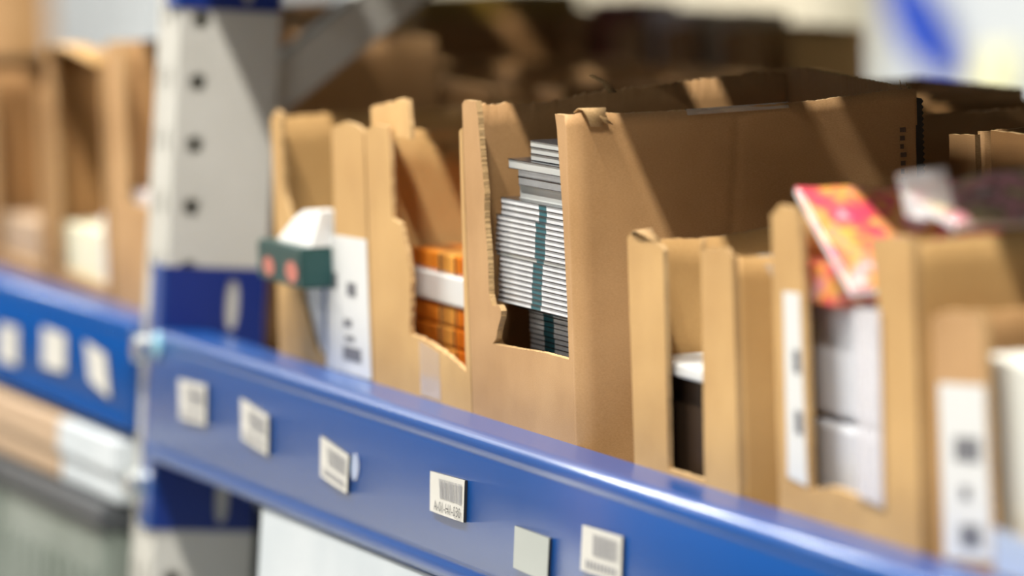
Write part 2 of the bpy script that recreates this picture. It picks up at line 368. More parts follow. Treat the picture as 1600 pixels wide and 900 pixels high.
# diagonal braces of the frame (in the plane of the upright)
def brace(label, ya, za, yb, zb):
    d = Vector((0, yb-ya, zb-za)); Ln = d.length; a = math.atan2(d.z, d.y)
    t = thing('diagonal_brace', label, 'brace', (-.926, ya, za), (a, 0, 0))
    bm = bmesh.new(); box(bm, (-.016, 0, -.021), (.016, Ln, -.019)); box(bm, (.0145, 0, -.021), (.0165, Ln, .021)); box(bm, (-.016, 0, .019), (.0165, Ln, .021))
    link('channel', bm, GREY, t)
brace('grey diagonal brace rising behind the upright towards the back of the rack', .085, .198, .99, .957)
brace('grey diagonal brace rising to the frame below shelf level', .085, -.85, .99, -.30)
# sloping shelf panels
def deck(label, x0, x1, z):
    t = thing('shelf_tray', label, 'shelf', (x0, Y0+LIFT*math.sin(T), z-LIFT*math.cos(T)-.0012), (T, 0, 0)); D = .945
    bm = bmesh.new(); 
    for a, b in (((.001, D),) if z < .4 else ((.001, .050), (.075, .150), (.166, .300), (.318, .520), (.54, D))): box(bm, (0, a, -.002), (x1-x0, b, 0))
    box(bm, (0, D-.02, 0), (x1-x0, D-.018, .02))
    if z < .4:
        for k in range(4): box(bm, (0, .15+.2*k, -.018), (x1-x0, .17+.2*k, -.002))
    else:
        for k in range(int((x1-x0)/.6)+1): box(bm, (min(.02+.6*k, x1-x0-.03), .001, -.014), (min(.045+.6*k, x1-x0), D, -.002))
    link('panel', bm, DECK, t)
deck('grey steel shelf panel sloping towards the aisle under the open boxes', UX1+.006, 1.7, 0)
deck('grey steel shelf panel under the blurred boxes left of the upright', -3.7, UX0-.006, 0)
deck('grey steel shelf panel of the farthest bay on the left', -6.7, -3.79, 0)
beam('blue steel beam of the farthest bay on the left', -6.7, -3.785, 0, .102)
deck('grey steel panel of the shelf above', UX1+.006, 1.7, .475)
deck('grey steel panel of the upper shelf left of the upright', -3.7, UX0-.006, .475)
deck('grey steel panel of the bottom shelf', UX1+.006, 1.7, -.475)
deck('grey steel panel of the bottom shelf left of the upright', -3.7, UX0-.006, -.475)

# ================================================================== labels on the beams
def beam_label(label, quad, bars=True, text=None, bulge=.0006, back=.002, face=LBL, seed=1, dashes=False):
    cx = sum(q[0] for q in quad)/4; cz = sum(q[1] for q in quad)/4
    t = thing('shelf_label', label, 'label', (cx, 0, cz), group='labels stuck along the blue beams')
    q = [(a-cx, b-cz) for a, b in quad]
    bm = bmesh.new(); slab(bm, q, -.0001, -back); link('backing', bm, BLACK, t)
    bm = bmesh.new(); patch(bm, q, -back-.0004, bulge=bulge); patch(bm, q, -back-.0001)
    link('label_face', bm, face, t)
    if bars:
        bm = bmesh.new(); rnd = random.Random(seed); s = .30
        while s < .93:
            wd = rnd.choice((.008, .012, .02, .026)); patch(bm, q, -back-.0009, 1, 4, bulge, sub=(s, s+wd, .12, .60)); s += wd+rnd.choice((.008, .010, .016))
        link('barcode', bm, INKG, t)
    if text:
        bm = bmesh.new(); text_mesh(bm, text, q, -back-.0010-bulge*.5, .16, .95, .68, .93); link('lettering', bm, INK, t)
    if dashes:
        bm = bmesh.new(); rnd = random.Random(seed+5)
        for k in range(9):
            s = .14+k*.088; patch(bm, q, -back-.0010, 1, 1, bulge, sub=(s, s+.05, .72, .90))
        link('print_line', bm, INKG, t)
    return t
S = dict(
 s1=[(-.7808, -.0362), (-.6900, -.0335), (-.6841, -.0683), (-.7700, -.0705)], s2=[(-.5772, -.0340), (-.4901, -.0411), (-.4857, -.0741), (-.5680, -.0680)],
 s3=[(-.3342, -.0420), (-.2533, -.0500), (-.2531, -.0805), (-.3290, -.0740)], s4=[(-.0377, -.0395), (.0476, -.0375), (.0500, -.0690), (-.0330, -.0692)],
 s5=[(.1698, -.0575), (.2480, -.0575), (.2486, -.0890), (.1715, -.0880)], s6=[(.3181, -.0398), (.4017, -.0385), (.4039, -.0700), (.3190, -.0715)],
 l1=[(-1.4749, -.0431), (-1.3979, -.0413), (-1.3899, -.0787), (-1.467, -.0791)], l2=[(-1.2929, -.0314), (-1.1995, -.0324), (-1.1947, -.0676), (-1.2848, -.0694)],
 l3=[(-1.1244, -.031), (-1.045, -.0375), (-1.0205, -.0760), (-1.1000, -.066)])
beam_label('white label nearest the upright on the right blue beam, its print too faint to read', S['s1'], True, seed=3, dashes=True)
beam_label('tilted white label, second along the beam from the upright', S['s2'], True, seed=4, dashes=True)
t3 = beam_label('tilted barcode label with a bit of clear tape at its right edge', S['s3'], True, seed=5, dashes=True, bulge=.0015)
bm = bmesh.new(); bmesh.ops.create_circle(bm, cap_ends=True, segments=20, radius=.011, matrix=Matrix.Translation((.052, -.0006, .004)) @ Matrix.Rotation(math.pi/2, 4, 'X')); link('clear_tape', bm, mat('clear_tape_bit', (.35, .5, .75), .15, coat=1), t3)
beam_label('sharp white barcode label reading A-01-H1-030 on black backing', S['s4'], True, 'A-01-H1-030', seed=6, bulge=.0012, back=.0022)
beam_label('blank grey label with no print on the blue beam', S['s5'], False, face=LBLB, bulge=.0008)
beam_label('white barcode label nearest the right end of the beam', S['s6'], True, seed=8, dashes=True, bulge=.0003)
beam_label('blurred label farthest left on the left beam', S['l1'], False)
beam_label('blurred label in the middle of the left beam', S['l2'], False)
beam_label('blurred crooked label on the left beam closest to the upright', S['l3'], False)

# ================================================================== the front row of boxes
def box_label(t, x0, quad, m=WHITE, y=-.0006, blots=(), name='paper_label'):
    q = [(a-x0, b) for a, b in quad]
    bm = bmesh.new(); slab(bm, q, y+.0004, y); o = link(name, bm, m, t)
    if blots:
        for s0, s1, r0, r1 in blots:
            bm = bmesh.new(); patch(bm, q, y-.0003, 2, 2, 0, sub=(s0, s1, r0, r1)); link('print', bm, INKB, o)
    return o
# --- box A: left end, beside the upright
A0, A1 = -.6455, -.369
fA = [(-.6445, .2035), (-.6259, .2116), (-.6140, .208), (-.6136, .1417), (-.5877, .1136), (-.574, .0701), (-.5635, .0463), (-.5415, .0218), (-.53, .010),
      (-.4760, .010), (-.4650, .060), (-.4604, .2042), (-.4222, .2114), (-.3894, .2103), (-.369, .205), (-.369, 0), (A0, 0)]
bA = carton('tall open cardboard box beside the upright with white printed label', A0, A1, .205, .27, fA, m=KRAFT2, seed=11, rough={2, 3, 4, 5, 6})
box_label(bA, A0, [(-.4834, .1145), (-.3705, .1170), (-.3705, .0014), (-.5005, .0005)], blots=((.12, .26, .28, .40), (.5, .72, .33, .43), (.42, .60, .60, .66), (.40, .80, .80, .90), (.45, .66, .72, .76)))
# --- box C: torn scoop front, orange packs
C0, C1 = -.3644, -.1035
fC = [(C0, .2073), (-.3368, .2128), (-.3014, .2130), (-.2959, .1864), (-.2981, .1397), (-.2759, .1360), (-.2581, .1114), (-.2519, .0913), (-.2555, .0756), (-.2605, .0484),
      (-.2179, .0469), (-.1601, .0401), (-.1152, .0315), (-.1110, .2187), (-.1036, .2216), (-.1036, 0), (C0, 0)]
bC = carton('open cardboard box with scooped torn front showing orange packets', C0, C1, .212, .27, fC, m=KRAFT2, seed=12, rough={4, 5, 6, 7, 8, 9, 10, 11}, left=interp([(0, .207), (.04, .200), (.06, .190), (.27, .196)]))
bm = bmesh.new(); patch(bm, [(.130, .046), (.183, .040), (.183, .002), (.130, .002)], -.0005, 6, 6); link('clear_tape', bm, TAPE, bC)
bm = bmesh.new()   # folded top flap standing above the left corner
prism(bm, rag([(.002, .205), (-.006, .2250), (.090, .2360), (.104, .216), (.108, .205)], .0006, 3, {1}), lambda u, q: (u, .0045+(q-.2)*.12, q), lambda u, q: (u, .0085+(q-.2)*.12, q)); link('folded_flap', bm, [KRAFT2, TORN], bC)
# --- box D: the sharp one
D0_, D1 = -.1012, .1570
fD = [(-.101, .2400), (-.0945, .2435), (-.0669, .2439), (-.0631, .2358), (-.0598, .2089), (-.0567, .1934), (-.0525, .1750), (-.0547, .1552), (-.0501, .1260), (-.0502, .0965), (-.0448, .0880),
      (-.0270, .0900), (-.0213, .0860), (-.0237, .0804), (-.0330, .0700), (-.0358, .0640), (-.0449, .0590), (.002, .0600), (.0781, .0627), (.1356, .0625), (.1357, .1060), (.1323, .1718), (.1255, .2327), (.1222, .2429),
      (.1440, .2430), (.1440, -LIFT), (D0_, -LIFT)]
tD = shelf_thing('cardboard_box', 'large sharp cardboard box with torn window front full of booklets', 'box', D0_, 0)
W = D1-D0_; dep = .272
bm = bmesh.new(); pts = rag([(a-D0_, b) for a, b in fD], .00013, 21, {3, 4, 5, 6, 7, 8, 9, 10, 12, 13, 14, 15, 16, 17, 18}, .0026)
prism(bm, [(max(a, 0), b) for a, b in pts], lambda u, q: (u, 0, q), lambda u, q: (u, .0045, q)); link('front_panel', bm, [KRAFT, TORN], tD)
path = [(W-.013, 0)]+[(W-.013+.013*math.sin(a), .013-.013*math.cos(a)) for a in [math.pi/2*i/6 for i in range(1, 7)]]+line((W, .016), (W, dep), 120)
topD = interp([(0, .2432), (.012, .2436), (.018, .2455), (.05, .2425), (.10, .2425), (.16, .2435), (.20, .2445), (.26, .2495), (.29, .2485)])
wr = lambda s, h: .0022*math.sin(math.pi*min(1, max(0, (s-.02)/.26)))*math.sin(h*13)+.0009*math.sin(s*60+h*30)*math.sin(h*40+1)-.0006*math.exp(-((s-.115-h*.1)/.004)**2)
bm = bmesh.new(); sheet(bm, path, ragged(topD, .0003, 5), rows=30, warp=lambda s, h: wr(s, h)*min(1, max(0, s-.02)*20), t=.004); link('side_panel', bm, [KRAFT, TORN], tD)
bm = bmesh.new()
tl = interp([(0, .2400), (.008, .2392), (.02, .2385), (.03, .2395), (.045, .2372), (.075, .2395), (.10, .2440), (.15, .2470), (.20, .2500), (.235, .2530), (.26, .2510), (.27, .2480)])
sheet(bm, line((TH, TH+.001), (TH, dep), 110), ragged(tl, .0008, 6), warp=lambda s, h: .002*math.sin(s*23)*math.sin(h*12), rows=16); link('side_panel', bm, [KRAFT, TORN], tD)
bm = bmesh.new(); sheet(bm, line((TH+.001, dep-.005), (W-TH-.001, dep-.005), 90), ragged(interp([(0, .256), (.06, .2555), (.15, .2525), (.25, .2500)]), .0009, 7), rows=6); link('back_panel', bm, [KRAFT, TORN], tD)
boxobj('base_panel', (TH+.001, TH+.002, .0002-LIFT), (W-TH-.002, dep-.007, .003-LIFT), KRAFT, tD, 0)
# inner flap folded down along the top of the right side
bm = bmesh.new(); prism(bm, rag([(.022, .239), (.024, .2428), (.12, .2415), (.20, .243), (.25, .247), (.262, .240)], .0005, 9), lambda u, q: (W-.010, u, q), lambda u, q: (W-.0135, u, q)); link('folded_flap', bm, [KRAFT2, TORN], tD)
# shiny tape over the top edge
bm = bmesh.new()
for k in range(40):
    v0, v1 = .090+.0020*k, .090+.0020*(k+1)
    for a, b in (((W-.0045, -.0030), (W-.0040, .0006)), ((W-.0040, .0006), (W-.0002, .0010)), ((W-.0002, .0010), (W+.0006, -.0012)), ((W+.0006, -.0012), (W+.0024, -.0035))):
        h0, h1 = topD(v0+.007), topD(v1+.007)
        f = bm.faces.new([bm.verts.new(c) for c in ((a[0], v0, h0+a[1]), (b[0], v0, h0+b[1]), (b[0], v1, h1+b[1]), (a[0], v1, h1+a[1]))]); f.smooth = True
bmesh.ops.remove_doubles(bm, verts=bm.verts, dist=1e-5); link('clear_tape', bm, TAPE, tD)
# peeled curl of paper at the front top corner
def curl(name, parent, pts, wdir, width, m, t=.0004, seed=1):
    bm = bmesh.new(); rnd = random.Random(seed); rows = []
    for i, p in enumerate(pts):
        ww = width*(1-.55*i/(len(pts)-1))*(1+rnd.uniform(-.25, .25)); a = Vector(p); b = a+Vector(wdir)*ww+Vector((0, 0, rnd.uniform(-.001, .001)))
        rows.append((bm.verts.new(a), bm.verts.new(b)))
    for (a, b), (c, d) in zip(rows, rows[1:]): bm.faces.new((a, b, d, c)).smooth = True
    o = link(name, bm, m, parent); md = o.modifiers.new('t', 'SOLIDIFY'); md.thickness = .0007; return o
curl('torn_curl', tD, [(W-.010, .006, .2440), (W-.003, .007, .2475), (W+.004, .008, .2470), (W+.007, .010, .2430), (W+.006, .012, .2385), (W+.0035, .014, .2350)], (0, 1, 0), .020, TORN, seed=2)
curl('torn_curl', tD, [(W+.002, .012, .2470), (W+.005, .016, .2460), (W+.0075, .020, .2420), (W+.006, .024, .2375)], (0, .8, -.3), .016, TORN, seed=4)
curl('torn_curl', tD, [(W*.35, dep*.62-.08, .2480), (W*.35, dep*.60-.08, .2560), (W*.36, dep*.56-.08, .2620)], (.2, 1, 0), .006, TORN, seed=5)
for k, (a, b, c) in enumerate(((W-.004, dep-.004, .251), (W-.010, dep-.003, .2515), (W-.002, dep-.010, .2505), (W-.02, dep-.004, .2520))):
    curl('loose_fibre', tD, [(a, b, c-.003), (a+.001, b-.001, c+.0015), (a-.001+.002*(k % 2), b-.0015, c+.0016+.0006*k)], (.3, 1, 0), .0010, TORN, seed=20+k)
# dark serrated strip at the back corner
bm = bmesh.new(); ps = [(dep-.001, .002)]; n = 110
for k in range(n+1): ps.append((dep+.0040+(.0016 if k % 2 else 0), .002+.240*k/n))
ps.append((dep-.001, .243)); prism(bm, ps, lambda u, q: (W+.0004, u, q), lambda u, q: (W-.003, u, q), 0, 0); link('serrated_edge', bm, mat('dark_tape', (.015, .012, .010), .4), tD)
FP = mat('faded_print', (.12, .075, .045), .6)
for k in range(9): z = .168+.0062*k; boxobj('print', (W-.001, dep-.0140, z), (W+.0012, dep-.0115+.001*(k % 3), z+.0034), FP, tD, 0)
# --- box E: low narrow box
E0, E1 = .2736, .4860
fE = [(E0, .1610), (.282, .1650), (.301, .1642), (.3280, .1615), (.3447, .1604), (.3483, .1575), (.3465, .0818), (.3440, .004), (.4180, .004), (.4248, .1593), (.4226, .1626), (.4500, .1655), (.4695, .1676), (.4850, .1645), (E1, .160), (E1, 0), (E0, 0)]
bE = carton('low cardboard box with narrow slot front, right of the large sharp box', E0, E1, .163, .27, fE, m=KRAFT2, seed=14, rough={0, 1, 2, 3, 9, 10, 11, 12}, right=interp([(0, .163), (.10, .157), (.27, .160)]), left=interp([(0, .160), (.05, .158), (.12, .164), (.27, .163)]))
curl('torn_curl', bE, [(.004, .002, .1600), (.012, -.001, .1660), (.024, -.003, .1680), (.040, -.002, .1660), (.052, .001, .1615)], (0, 1, .1), .018, TORN, seed=7)
curl('torn_curl', bE, [(.146, .002, .1600), (.150, .001, .1660), (.152, .002, .1720)], (1, .3, 0), .006, TORN, seed=8)
bm = bmesh.new(); patch(bm, [(.000, .166), (.085, .163), (.090, .150), (.004, .150)], 0, 6, 2)
for v in bm.verts: v.co = Vector((E1-E0+.0012-.006*(v.co.z > .160), .02+v.co.x*1.9, v.co.z-.003))
link('clear_tape', bm, TAPE, bE)
# --- box F: magazines on top
F0, F1 = .5620, .8085
fF = [(F0, .1964), (.5754, .2029), (.6105, .2038), (.6161, .1727), (.6198, .1057), (.6197, .0192), (.659, .0248), (.7036, .0243), (.7452, .0240), (.7481, .1494), (.7362, .1925), (.7763, .1968), (.8079, .1973), (F1, .195), (F1, 0), (F0, 0)]
bF = carton('cardboard box with white label strips and colourful magazines on top', F0, F1, .196, .27, fF, m=KRAFT2, seed=15, rough={0, 1, 5, 6, 7}, right=interp([(0, .195), (.27, .199)]))
box_label(bF, F0, [(.5825, .147), (.6117, .148), (.6152, .0208), (.5805, .0234)], blots=((.5, .9, .30, .42), (.5, .9, .62, .74)))
box_label(bF, F0, [(.7131, .1467), (.7545, .1491), (.7514, .0222), (.7092, .0249)], FILM, y=-.0020, name='plastic_label')
# --- box G: right edge
G0, G1 = .8356, 1.10
fG = [(G0, .1503), (.8616, .1564), (.9148, .1586), (.9198, .1319), (.9255, .0273), (1.07, .028), (1.075, .152), (G1, .154), (G1, 0), (G0, 0)]
bG = carton('low cardboard box at the right edge with white printed label strip', G0, G1, .152, .27, fG, m=KRAFT, seed=16, rough={2, 3, 4})
box_label(bG, G0, [(.8461, .1104), (.9187, .1151), (.9232, .0086), (.8481, .002)], blots=((.3, .85, .30, .44), (.4, .6, .58, .66), (.35, .8, .80, .93)))
box_label(bG, G0, [(.9262, .030), (1.03, .026), (1.03, .002), (.9262, .002)], mat('bluish_label_paper', (.46, .54, .66), .4))

# ================================================================== contents: booklets in the sharp box
def booklet_mesh(wd, dp, th, teal, tw):
    bm = bmesh.new(); c = th*.10
    for a, b, mi in ((0, teal, 0), (teal, teal+tw, 1), (teal+tw, wd, 0)):
        box(bm, (a, .0006, c*.7), (b, dp, th-c), mi)
    bm2 = bmesh.new(); box(bm2, (-.0006, 0, 0), (wd+.0006, dp+.0005, c*.7)); box(bm2, (-.0006, 0, th-c), (wd+.0006, dp+.0005, th-.00005))
    return bm, bm2
ORD = ['topmost', 'second from the top', 'third from the top', 'fourth from the top', 'fifth from the top', 'sixth from the top', 'seventh from the top', 'eighth from the top', 'ninth from the top', 'tenth from the top', 'eleventh from the top', 'twelfth from the top', 'thirteenth from the top', 'fourteenth from the top', 'fifteenth from the top', 'sixteenth from the top', 'seventeenth from the top', 'eighteenth from the top', 'nineteenth from the top', 'twentieth from the top', 'twenty-first from the top', 'twenty-second from the top']+['%s from the bottom' % k for k in ('eighth', 'seventh', 'sixth', 'fifth', 'fourth', 'third', 'second')]+['bottommost']
protos = {}
rndb = random.Random(4)
def booklets(n, w0, pitch, x, v, teal, tw, key, bundle, pages=PAGE, cover=COVER, wd=.195, dp=.17, dteal=0):
    if key not in protos:
        b1, b2 = booklet_mesh(wd, dp, pitch, teal-x, tw)
        root = shelf_thing('booklet', 'x', 'booklet', x, v)
        pg = link('pages', b1, [pages, TEAL], root); cv = link('cover', b2, cover, root)
        protos[key] = (root, pg, cv); fresh = True
    else: fresh = False
    for i in range(n):
        r0, pg, cv = protos[key]
        if fresh: r = r0; fresh = False
        else:
            r = r0.copy(); COL.objects.link(r)
            for c in (pg, cv): k = c.copy(); COL.objects.link(k); k.parent = r
        dw = w0+pitch*i; jx = rndb.uniform(-.0012, .0012)+dteal*i
        r.location = (x+jx, Y0+v*math.cos(T)-dw*math.sin(T), v*math.sin(T)+dw*math.cos(T))
        r['label'] = ('white booklet, %s of the %s' % (ORD[n-1-i], bundle)) if n > 1 else bundle
        r['category'] = 'booklet'; r['group'] = 'booklets stacked in the sharp box'
wz = .0034-LIFT
booklets(30, wz, .0039, -.046, .030, -.012, .024, 'a', 'shaded bottom bundle in the box', wd=.185); wz += 30*.0039
booklets(1, wz, .0040, -.060, .022, .03, .02, 'dk', 'dark slab put in as the shadow gap above the bottom bundle', pages=COVER, wd=.19); wz += .0042  # dark slab in place of the shadow gap over the bottom bundle
booklets(9, wz, .0040, -.066, .012, .014, .023, 'b', 'middle bundle in the torn window', dteal=.0008); wz += 9*.0040
booklets(1, wz, .0034, -.066, .012, .03, .017, 'gr', 'grey booklet between the two bright bundles in the torn window', pages=SILV); wz += .0034
booklets(7, wz, .0040, -.068, .012, .026, .024, 'c', 'upper bright bundle in the window', dteal=.0009); wz += 7*.0040
booklets(3, wz, .0044, -.056, .014, .034, .018, 'd', 'trio above the bright bundles', wd=.19); wz += 3*.0044
booklets(1, wz, .0105, -.034, .022, .12, .01, 'e', 'thick silver grey catalogue under the top booklets in the window', pages=SILV, cover=SILV, wd=.17); wz += .0108
booklets(2, wz, .0060, -.030, .020, .075, .02, 'f', 'pair above the silver catalogue', wd=.17); wz += .0122
booklets(1, wz, .0075, -.042, .016, .10, .0002, 'g', 'pale catalogue sticking out left near the top of the stack', pages=SILV, wd=.18); wz += .0078
booklets(3, wz, .0050, -.004, .022, .09, .0002, 'h', 'small set topping the stack', pages=SILV, wd=.14)

# packets and packs
def packet(x0, x1, v, dw, h, dp, label, m, name='packet', cat='packet', group=None, bev=.002):
    if dw < .0036: h += LIFT; dw -= LIFT
    t = shelf_thing(name, label, cat, x0, v, group, dw)
    boxobj('wrapper', (0, 0, 0), (x1-x0, dp, h), m, t, bev)
    return t
gO = 'orange packets in the scooped box'
pk = packet(-.352, -.145, .030, .0037, .0162, .18, 'glossy orange packet at the bottom of the stack behind the torn front', ORANGE, 'orange_packet', group=gO)
for xx in (.078, .118, .150): boxobj('dark_seam', (xx, -.0008, .001), (xx+.0022, .001, .0152), COVER, pk, 0)
loc = lambda x, v, dw: (x, Y0+v*math.cos(T)-dw*math.sin(T), v*math.sin(T)+dw*math.cos(T))
packet(-.350, -.147, .032, .0034, .0001, .17, 'brown packet lying below the orange packets in the scooped box', KRAFT3)
for i, nm in enumerate(('second from the bottom', 'third from the bottom', 'just below the white pack')):
    copyt(pk, loc(-.352+(.002, -.002, .003)[i], .030, .0034+.0168*(i+1)), 'glossy orange packet, %s of the stack in the scooped box' % nm)
wp = packet(-.356, -.140, .028, .0708, .0245, .18, 'white wrapped pack between the orange packets', WHITE, 'white_pack')
copyt(pk, loc(-.346, .030, .0956), 'glossy orange packet on top of the white pack')

# contents of box A
packet(-.600, -.5235, .0042, .0034, .066, .15, 'white card pack standing in the notch of the box beside the upright', WHITE, 'card_pack', 'card', bev=.003)
packet(-.522, -.470, .0045, .0034, .066, .15, 'blue card beside the white pack in the leftmost box', NAVY, 'blue_card', 'card')
pg = shelf_thing('green_packet', 'dark green packet with salmon dots jutting out of the leftmost open box', 'packet', -.604, -.028, dw=.0700)
bm = bmesh.new(); out = [(0, 0), (.134, 0), (.134, .16), (.036, .16), (.036, .0262), (0, .0262)]
a = [bm.verts.new((p[0], p[1], 0)) for p in out]; b = [bm.verts.new((p[0], p[1], .034)) for p in out]; bm.faces.new(a[::-1]); bm.faces.new(b)
for i in range(6): bm.faces.new((a[i], a[(i+1) % 6], b[(i+1) % 6], b[i]))
bmesh.ops.bevel(bm, geom=bm.edges[:], offset=.002, segments=2, affect='EDGES'); link('wrapper', bm, PGREEN, pg)
for xx, rr in ((.036, .0082), (.106, .0092)):
    bm = bmesh.new(); bmesh.ops.create_circle(bm, cap_ends=True, segments=20, radius=rr, matrix=Matrix.Translation((xx, -.0006, .013)) @ Matrix.Rotation(math.pi/2, 4, 'X') @ Matrix.Diagonal((2.0, 1, 1, 1)))
    link('printed_dot', bm, SALMON, pg)
t = shelf_thing('folded_leaflet', 'white folded leaflet peaking above the dark green packet', 'leaflet', -.576, -.018, dw=.1045)
bm = bmesh.new(); prism(bm, [(0, 0), (.104, 0), (.106, .030), (.056, .028), (.038, .022)], lambda u, q: (u, q*.3, q), lambda u, q: (u, q*.3+.02, q), 0, 0); link('sheet', bm, WHITE, t)

# contents of box E
packet(.290, .462, .016, .0034, .0640, .22, 'dark brown packet inside the narrow slot box', mat('dark_brown_packet', (.05, .028, .014), .5), 'brown_packet')
packet(.285, .455, .008, .0680, .0100, .22, 'white booklet lying on the dark packet in the slot box', WHITE, 'booklet', 'booklet')
# contents of box F
SHEET = mat('sheet_white', (.72, .74, .78), .45)
packet(.572, .790, .020, .0034, .0575, .21, 'lower bundle of white sheets in the box with label strips', SHEET, 'paper_bundle', 'paper', bev=.004)
packet(.574, .788, .022, .0640, .0750, .20, 'upper bundle of white sheets behind the label strips', SHEET, 'paper_bundle', 'paper', bev=.004)
packet(.570, .642, .010, .1400, .0270, .12, 'dark red booklet on the white sheets, under the leaning magazine', REDMAG, 'booklet', 'booklet')
def magazine(label, base, e, dlen, m, n=16, droop=0, wob=.002, seed=1):
    """sheaf of pages: e = (x,w) vector down the cover, running dlen back along the box"""
    t = shelf_thing('magazine', label, 'magazine', base[0], base[1], dw=base[2]); rnd = random.Random(seed); a, b = rnd.uniform(0, 6), rnd.uniform(0, 6)
    ev = Vector((e[0], 0, e[1])); nn = Vector((-ev.z, 0, ev.x)).normalized()
    def P(u, v, k): return ev*u+Vector((0, dlen*v, 0))+nn*(wob*math.sin(v*7+a)*(1.2-u)+wob*.6*math.sin(v*15+b+u*3)-droop*0)-nn*k+Vector((0, 0, droop*math.sin(v*math.pi)))
    for nm, k0, k1, mm in (('cover', 0, .0005, m), ('pages', .0006, .0050, PAGE)):
        bm = bmesh.new(); G = [[[bm.verts.new(P(i/n, j/(n*2), k)) for j in range(n*2+1)] for i in range(n+1)] for k in (k0, k1)]
        for i in range(n):
            for j in range(n*2):
                for s in (0, 1):
                    q = (G[s][i][j], G[s][i+1][j], G[s][i+1][j+1], G[s][i][j+1]); bm.faces.new(q if s else q[::-1]).smooth = True
        for i in range(n):
            for j in (0, n*2): bm.faces.new((G[0][i][j], G[0][i+1][j], G[1][i+1][j], G[1][i][j]))
        for j in range(n*2):
            for i in (0, n): bm.faces.new((G[0][i][j], G[0][i][j+1], G[1][i][j+1], G[1][i][j]))
        bmesh.ops.recalc_face_normals(bm, faces=bm.faces); link(nm, bm, mm, t)
    return t
magazine('magazine with red and yellow cover leaning out of the box front', (.588, .008, .2140), (.098, -.060), .125, REDMAG, seed=3)
magazine('curled magazine with dark and pink cover lying over the box top', (.700, .040, .2230), (.082, -.022), .215, PINKMAG, droop=.006, wob=.004, seed=5)
bm = bmesh.new(); patch(bm, [(.004, .026), (.050, .034), (.062, .0), (.012, .0)], 0, 8, 6, .008)
o = link('plastic_film', bm, FILM); o.location = on_shelf(.700, .012, .204); o.rotation_euler = (T, 0, .35); tag(o, 'crumpled clear plastic film sticking up over the magazines', 'plastic film')
# contents of box G
packet(.882, 1.068, .014, .0034, .127, .20, 'cream white packet standing in the box at the right edge', mat('cream_white', (.78, .78, .70), .5), 'white_packet', bev=.003)

# ================================================================== boxes in the left bay (front row)
def simple(label, x0, x1, h, v, m=KRAFT, ls=.05, rs=.03, sill=.02, seed=1, depth=.26, group=None, open_=True, skew=0):
    fr = window_front(x0, x1, h, ls, rs, sill, skew) if open_ else [(x0, h), (x1, h), (x1, 0), (x0, 0)]
    return carton(label, x0, x1, h, depth, fr, v, m, seed, {1, 2, 3}, group=group)
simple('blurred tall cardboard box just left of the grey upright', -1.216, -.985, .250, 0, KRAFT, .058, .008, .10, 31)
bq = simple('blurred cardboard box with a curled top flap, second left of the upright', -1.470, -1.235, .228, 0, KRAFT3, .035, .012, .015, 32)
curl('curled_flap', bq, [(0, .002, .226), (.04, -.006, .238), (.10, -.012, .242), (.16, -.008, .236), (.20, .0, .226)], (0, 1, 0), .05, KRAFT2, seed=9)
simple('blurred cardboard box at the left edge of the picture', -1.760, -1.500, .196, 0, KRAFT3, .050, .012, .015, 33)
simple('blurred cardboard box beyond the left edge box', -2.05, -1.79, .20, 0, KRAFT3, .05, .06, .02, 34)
packet(-1.205, -1.000, .010, .0034, .105, .2, 'pinkish white pack in the box just left of the upright', PINKW, 'white_pack')
packet(-1.455, -1.300, .008, .0034, .058, .2, 'cream yellow pack low in the box with the curled flap', CREAM, 'cream_pack')
packet(-1.740, -1.560, .008, .0034, .050, .2, 'pale peach pack low in the left edge box', PEACH, 'peach_pack')
packet(-1.296, -1.246, .008, .0034, .075, .2, 'white pack beside the cream pack', PINKW, 'white_pack')

# unseen boxes added on the shelf above to block light on the row below
def overhead(src, x, label):
    return copyt(src, (x, Y0, .475), label)
overhead(bE, .31, 'unseen low cardboard box added above the narrow slot box to block light')
overhead(bC, .62, 'unseen scooped cardboard box added above the magazines to block light')
overhead(bE, -.30, 'unseen low cardboard box added above the orange packets to block light')
overhead(bC, -.70, 'unseen scooped cardboard box added above the leftmost open box to block light')

# ================================================================== second row behind
g2 = 'cardboard boxes in the second row'
row2 = [(-2.02, .175, 0), (-1.76, .185, 1), (-1.50, .195, 0), (-1.24, .200, 1), (-.862, .205, 0), (-.60, .212, 1), (-.335, .205, 0), (-.070, .2150, 0), (.195, .218, 1), (.46, .215, 0), (.72, .21, 0)]
pl = ['behind the left edge box', 'behind the curled flap box', 'behind the tall box left of the upright', 'right behind the upright', 'behind the box with the green packet', 'behind the box of orange packets', 'behind the left part of the sharp box', 'right of the sharp box', 'behind the low slot box', 'behind the magazines', 'behind the right edge box']
for i, (x, h, op) in enumerate(row2):
    simple('shadowy cardboard box in the second row, '+pl[i], x, x+.235 if x != -1.24 else x+.25, h, .315, (KRAFT3, KRAFT)[i % 2], .05+.02*(i % 3), .05, .03, 40+i, .27, g2, op == 0 or i > 5)
